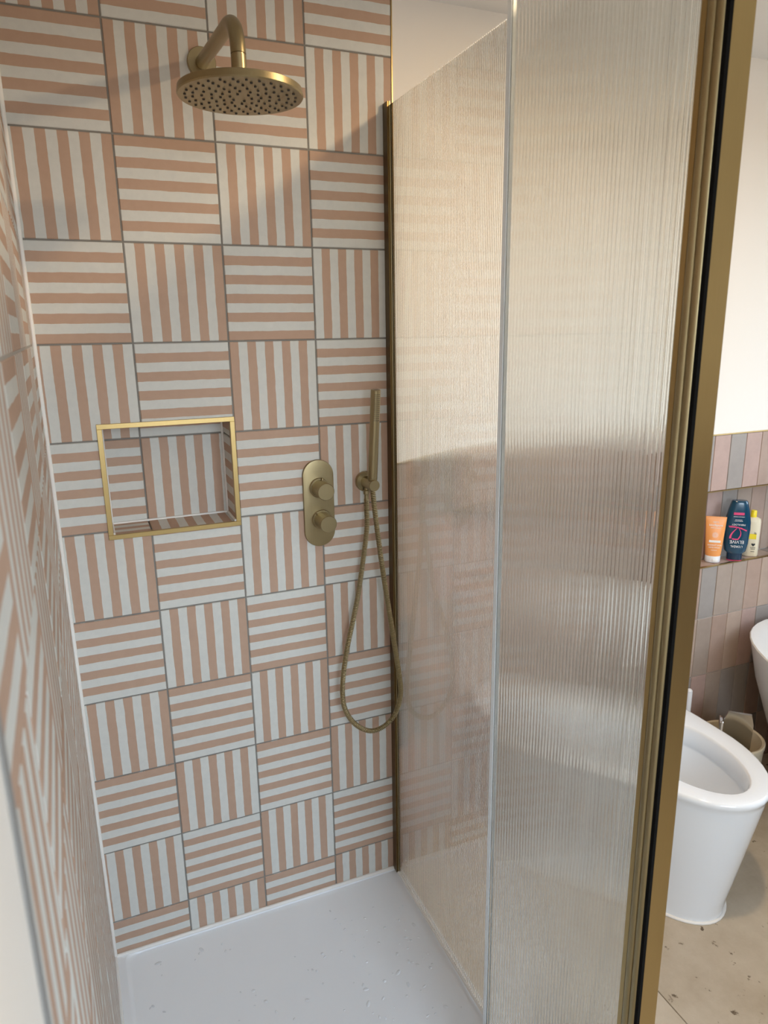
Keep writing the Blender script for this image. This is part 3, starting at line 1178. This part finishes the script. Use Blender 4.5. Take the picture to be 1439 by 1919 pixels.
def boval(hw_, hl, z, p_=2.35, n=64):
    o = []
    for i in range(n):
        t = 2 * PI * i / n
        c, s = math.cos(t), math.sin(t)
        o.append((BCX + hw_ * math.copysign(abs(c) ** (2 / p_), c), BCY + hl * math.copysign(abs(s) ** (2 / p_), s), z))
    return o


rs = [boval(.250, .640, ZF), boval(.262, .655, ZF + .03), boval(.300, .705, .05), boval(.340, .755, .18), boval(.378, .805, .32), boval(.402, .826, .428), boval(.406, .831, .443),
      boval(.407, .832, .449), boval(.404, .829, .453), boval(.358, .776, .453), boval(.353, .771, .450), boval(.340, .770, .40), boval(.300, .720, .20),
      boval(.255, .650, .06), boval(.200, .560, .015), boval(.10, .40, .010)]
rings(bm, rs)
link('shell', bm, M['bathm'], bt, smooth=True, autosmooth=40)

# ================================================================== BOTTLES ON THE SHELF
SZ = BZ0 + .0012


def text_mesh(body, size, mat, parent, mw, depth=.00025, align='CENTER'):
    cu = bpy.data.curves.new('lettering', 'FONT')
    cu.body = body
    cu.size = size
    cu.align_x = align
    cu.align_y = 'CENTER'
    cu.extrude = depth
    cu.resolution_u = 3
    ob = bpy.data.objects.new('tmp_text', cu)
    COL.objects.link(ob)
    bpy.context.view_layer.update()
    me = bpy.data.meshes.new_from_object(ob.evaluated_get(bpy.context.evaluated_depsgraph_get()))
    bpy.data.objects.remove(ob)
    me.materials.clear()
    me.materials.append(mat)
    o = bpy.data.objects.new('lettering', me)
    COL.objects.link(o)
    o.parent = parent
    o.matrix_local = mw
    return o


def fine_print(parent, mat, x, z, y, width, h=.0016, seed=1):
    """a line of print too small to read: a row of short dashes"""
    rd_ = random.Random(seed)
    b_ = bmesh.new()
    u = -width / 2
    while u < width / 2:
        w = min(rd_.uniform(.0012, .0042), width / 2 - u)
        b_.faces.new([b_.verts.new((x + u + p, y, z + q)) for p, q in ((0, -h / 2), (w, -h / 2), (w, h / 2), (0, h / 2))])
        u += w + .0009
    return local('fine_print', b_, mat, parent, smooth=False, auto=None)


def local(name, bm_, mat, parent, smooth=True, auto=40):
    o = link(name, bm_, mat, None, smooth=smooth, autosmooth=auto)
    o.parent = parent
    return o


def front(x, z, y, rot=0.0, tilt=0.0):
    """matrix that stands lettering on a face looking along local -Y"""
    return Matrix.Translation((x, y, z)) @ Matrix.Rotation(rot, 4, 'Y') @ Matrix.Rotation(PI / 2 + tilt, 4, 'X')


def loft(bm_, secs, n=28, p_=2.0):
    """sections (z, half width, half depth, exponent)"""
    rs_ = []
    for z, a, b, e in secs:
        r_ = []
        for i in range(n):
            t = 2 * PI * i / n
            c, s = math.cos(t), math.sin(t)
            r_.append((a * math.copysign(abs(c) ** (2 / e), c), b * math.copysign(abs(s) ** (2 / e), s), z))
        rs_.append(r_)
    return rings(bm_, rs_)


def bottle(name, loc, rz, label, cat='bottle'):
    e = empty(name, loc, rz)
    return tag(e, label, cat, None)


# orange tube standing on its white cap
t1 = bottle('face_wash_tube', (1.374, .040, SZ), math.radians(-40), 'orange squeeze tube standing on a white flip cap', 'tube')
bm = bmesh.new()
loft(bm, [(0, .0225, .0185, 2), (.002, .0240, .0200, 2), (.020, .0240, .0200, 2), (.0225, .0232, .0192, 2)])
cap = local('cap', bm, M['whitep'], t1)
bm = bmesh.new()
box(bm, -.003, .014, -.0222, -.0180, .0035, .0130, .0012, 2)
local('flip_tab', bm, M['white'], cap)
bm = bmesh.new()
loft(bm, [(.0225, .0235, .0195, 2), (.030, .0248, .0200, 2.1), (.070, .0275, .0165, 2.2), (.110, .0300, .0105, 2.4), (.140, .0315, .0045, 3), (.148, .0320, .0014, 4), (.155, .0322, .0011, 4)])
body = local('body', bm, M['orange'], t1)


def tube_y(z):
    zs = [(.030, .0200), (.070, .0165), (.110, .0105), (.140, .0045), (.155, .0015)]
    for (a, ya), (b, yb) in zip(zs, zs[1:]):
        if a <= z <= b:
            return -(ya + (yb - ya) * (z - a) / (b - a)) - .0006
    return -.0206


tl = math.radians(-8)
for txt, z, s in (('opro', .1380, .0090), ('kind&pure', .1270, .0100), ('RADIANT SKIN', .0610, .0062),
                  ('FACE WASH', .0530, .0062)):
    text_mesh(txt, s, M['white'], body, front(0, z, tube_y(z), 0, tl))
fine_print(body, M['white'], 0, .1180, tube_y(.1172), .030, seed=2)
fine_print(body, M['white'], 0, .0440, tube_y(.0432), .018, seed=3)
bm = bmesh.new()
for i in range(12):
    a = 2 * PI * i / 12
    c_, s_ = math.cos(a), math.sin(a)
    for r0, r1 in ((.003, .0052), (.0062, .0092)):
        pts_ = []
        for r_, w_ in ((r0, .0003), (r1, .0010)):
            for sg in (-1, 1):
                pts_.append((c_ * r_ - s_ * w_ * sg, s_ * r_ + c_ * w_ * sg))
        q = [bm.verts.new((pts_[k][0], tube_y(.0950 + pts_[k][1]) - .0001, .0950 + pts_[k][1])) for k in (0, 1, 3, 2)]
        bm.faces.new(q)
local('sun_print', bm, M['white'], body, smooth=False, auto=None)
bm = bmesh.new()
box(bm, -.0175, .0175, tube_y(.0735) - .0003, tube_y(.0735) + .006, .0700, .0770)
local('print_band', bm, M['white'], body, smooth=False, auto=None)

# teal shampoo bottle, upside down on its cap
t2 = bottle('shampoo_bottle', (1.452, .022, SZ), math.radians(-38), 'dark teal shampoo bottle standing upside down on its cap')
bm = bmesh.new()
loft(bm, [(0, .0225, .0150, 2.6), (.004, .0235, .0160, 2.6), (.020, .0240, .0165, 2.6), (.026, .0235, .0165, 2.6)])
cap = local('cap', bm, M['tealc'], t2)
bm = bmesh.new()
loft(bm, [(-.0005, .0228, .0153, 2.6), (.0030, .0238, .0163, 2.6)])
local('cap_ring', bm, M['pink'], cap)
bm = bmesh.new()
loft(bm, [(.026, .0250, .0170, 2.6), (.034, .0335, .0195, 2.8), (.060, .0375, .0200, 2.8), (.110, .0405, .0200, 2.8), (.135, .0395, .0195, 2.8), (.170, .0330, .0180, 2.8),
          (.196, .0265, .0160, 2.8), (.203, .0245, .0150, 2.8), (.206, .0215, .0125, 2.8)])
body = local('body', bm, M['teal'], t2)
yb_ = -.0208
for txt, z, s, mt_ in (("L'ORÉAL", .0520, .0100, 'white'), ('ELVIVE', .0680, .0150, 'white'), ('FIBRALOGY', .1270, .0080, 'white')):
    text_mesh(txt, s, M[mt_], body, front(0, z, yb_ + (.0004 if z < .12 else .0012 if z < .15 else .0022), PI, 0))
for z_, w_, k_ in ((.1390, .026, 4), (.1435, .022, 5), (.1540, .034, 6)):
    fine_print(body, M['white'], -.001, z_, yb_ + .0008, w_, .0014, k_)
bm = bmesh.new()
box(bm, -.0180, .0140, -.0205, -.012, .1600, .1680)
local('print_tag', bm, M['pink'], body, smooth=False, auto=None)
bm = bmesh.new()


def ribbon(bm_, pts_, w0, w1, y):
    pr = None
    for i, (x, z) in enumerate(pts_):
        x2, z2 = pts_[min(i + 1, len(pts_) - 1)]
        x1, z1 = pts_[max(i - 1, 0)]
        dx, dz = x2 - x1, z2 - z1
        l_ = math.hypot(dx, dz)
        w = w0 + (w1 - w0) * i / (len(pts_) - 1)
        a = bm_.verts.new((x - dz / l_ * w, y, z + dx / l_ * w))
        b = bm_.verts.new((x + dz / l_ * w, y, z - dx / l_ * w))
        if pr:
            bm_.faces.new((pr[0], a, b, pr[1]))
        pr = (a, b)


ribbon(bm, [(-.030 + .056 * t, .1215 - .004 * math.sin(PI * t) * 0 - .014 * t * t) for t in [i / 14 for i in range(15)]], .0008, .0022, -.0208)
ribbon(bm, [(-.028 + .040 * t, .1185 - .002 * t) for t in [i / 10 for i in range(11)]], .0012, .0006, -.0209)
ribbon(bm, [(-.004 - .018 * math.sin(PI * t * .55), .1150 - .036 * t) for t in [i / 14 for i in range(15)]], .0008, .0034, -.0210)
ribbon(bm, [(.002 + .007 * math.sin(PI * t), .1150 - .038 * t - .0 * t) for t in [i / 14 for i in range(15)]] + [(-.008, .0768), (-.016, .0780)], .0006, .0022, -.0211)
local('swirl_print', bm, M['pink'], body, smooth=False, auto=None)

# cream lotion bottle with a yellow cap
t3 = bottle('lotion_bottle', (1.540, .036, SZ), math.radians(-42), 'cream bottle with a yellow cap behind the teal shampoo bottle')
bm = bmesh.new()
loft(bm, [(0, .0235, .0165, 2.6), (.003, .0250, .0180, 2.6), (.120, .0250, .0180, 2.6), (.130, .0235, .0170, 2.5), (.134, .0150, .0130, 2.2), (.136, .0100, .0100, 2)])
body = local('body', bm, M['cream'], t3)
bm = bmesh.new()
loft(bm, [(.134, .0098, .0098, 2), (.157, .0092, .0092, 2), (.159, .0080, .0080, 2)])
local('cap', bm, M['yellow'], t3)
bm = bmesh.new()
box(bm, -.017, .0130, -.0183, -.010, .062, .080)
local('print_patch', bm, M['yellow'], body, smooth=False, auto=None)
text_mesh('ls', .0120, M['black'], body, front(.009, .0830, -.0185))
hpts = [(0, -.006), (.0058, .001), (.0056, .004), (.003, .0052), (0, .003), (-.003, .0052), (-.0056, .004), (-.0058, .001)]
bm = bmesh.new()
bm.faces.new([bm.verts.new((.006 + x, -.0186, .0420 + z)) for x, z in hpts])
local('heart_print', bm, M['black'], body, smooth=False, auto=None)
for z_, w_, k_ in ((.0320, .016, 7), (.0270, .013, 8), (.0180, .011, 9)):
    fine_print(body, M['black'], .006, z_, -.0186, w_, .0020, k_)

# brown bottle at the far end of the row
t4 = bottle('brown_bottle', (1.715, .036, SZ), 0, 'brown bottle with a pale foot further along the niche shelf')
bm = bmesh.new()
loft(bm, [(.030, .0255, .0255, 2), (.095, .0255, .0255, 2), (.106, .0180, .0180, 2), (.116, .0110, .0110, 2), (.136, .0110, .0110, 2)])
local('body', bm, M['brown'], t4)
bm = bmesh.new()
loft(bm, [(0, .0250, .0250, 2), (.002, .0262, .0262, 2), (.031, .0262, .0262, 2), (.032, .0250, .0250, 2)])
local('foot', bm, M['whitep'], t4)

# ================================================================== CEILING DOWNLIGHT
dl = tag(empty('downlight', (.50, -.80, ZC)), 'round recessed ceiling downlight with a brass ring outside the shower', 'light')
bm = bmesh.new()
lathe(bm, (.50, -.80, ZC + .002), (0, 0, -1), [(0, .062), (.006, .062), (.008, .058), (.008, .048), (.0, .046)], 36, cap0=False, cap1=False)
link('ring', bm, M['brass'], dl, smooth=True, autosmooth=30)
ld = bpy.data.lights.new('lamp', 'AREA')
ld.shape = 'DISK'
ld.size = .10
ld.energy = 12.5
ld.color = (1.0, .75, .47)
lo = bpy.data.objects.new('lamp', ld)
COL.objects.link(lo)
lo.location = (.50, -.80, ZC - .012)
lo.parent = dl
lo.matrix_parent_inverse = dl.matrix_world.inverted()
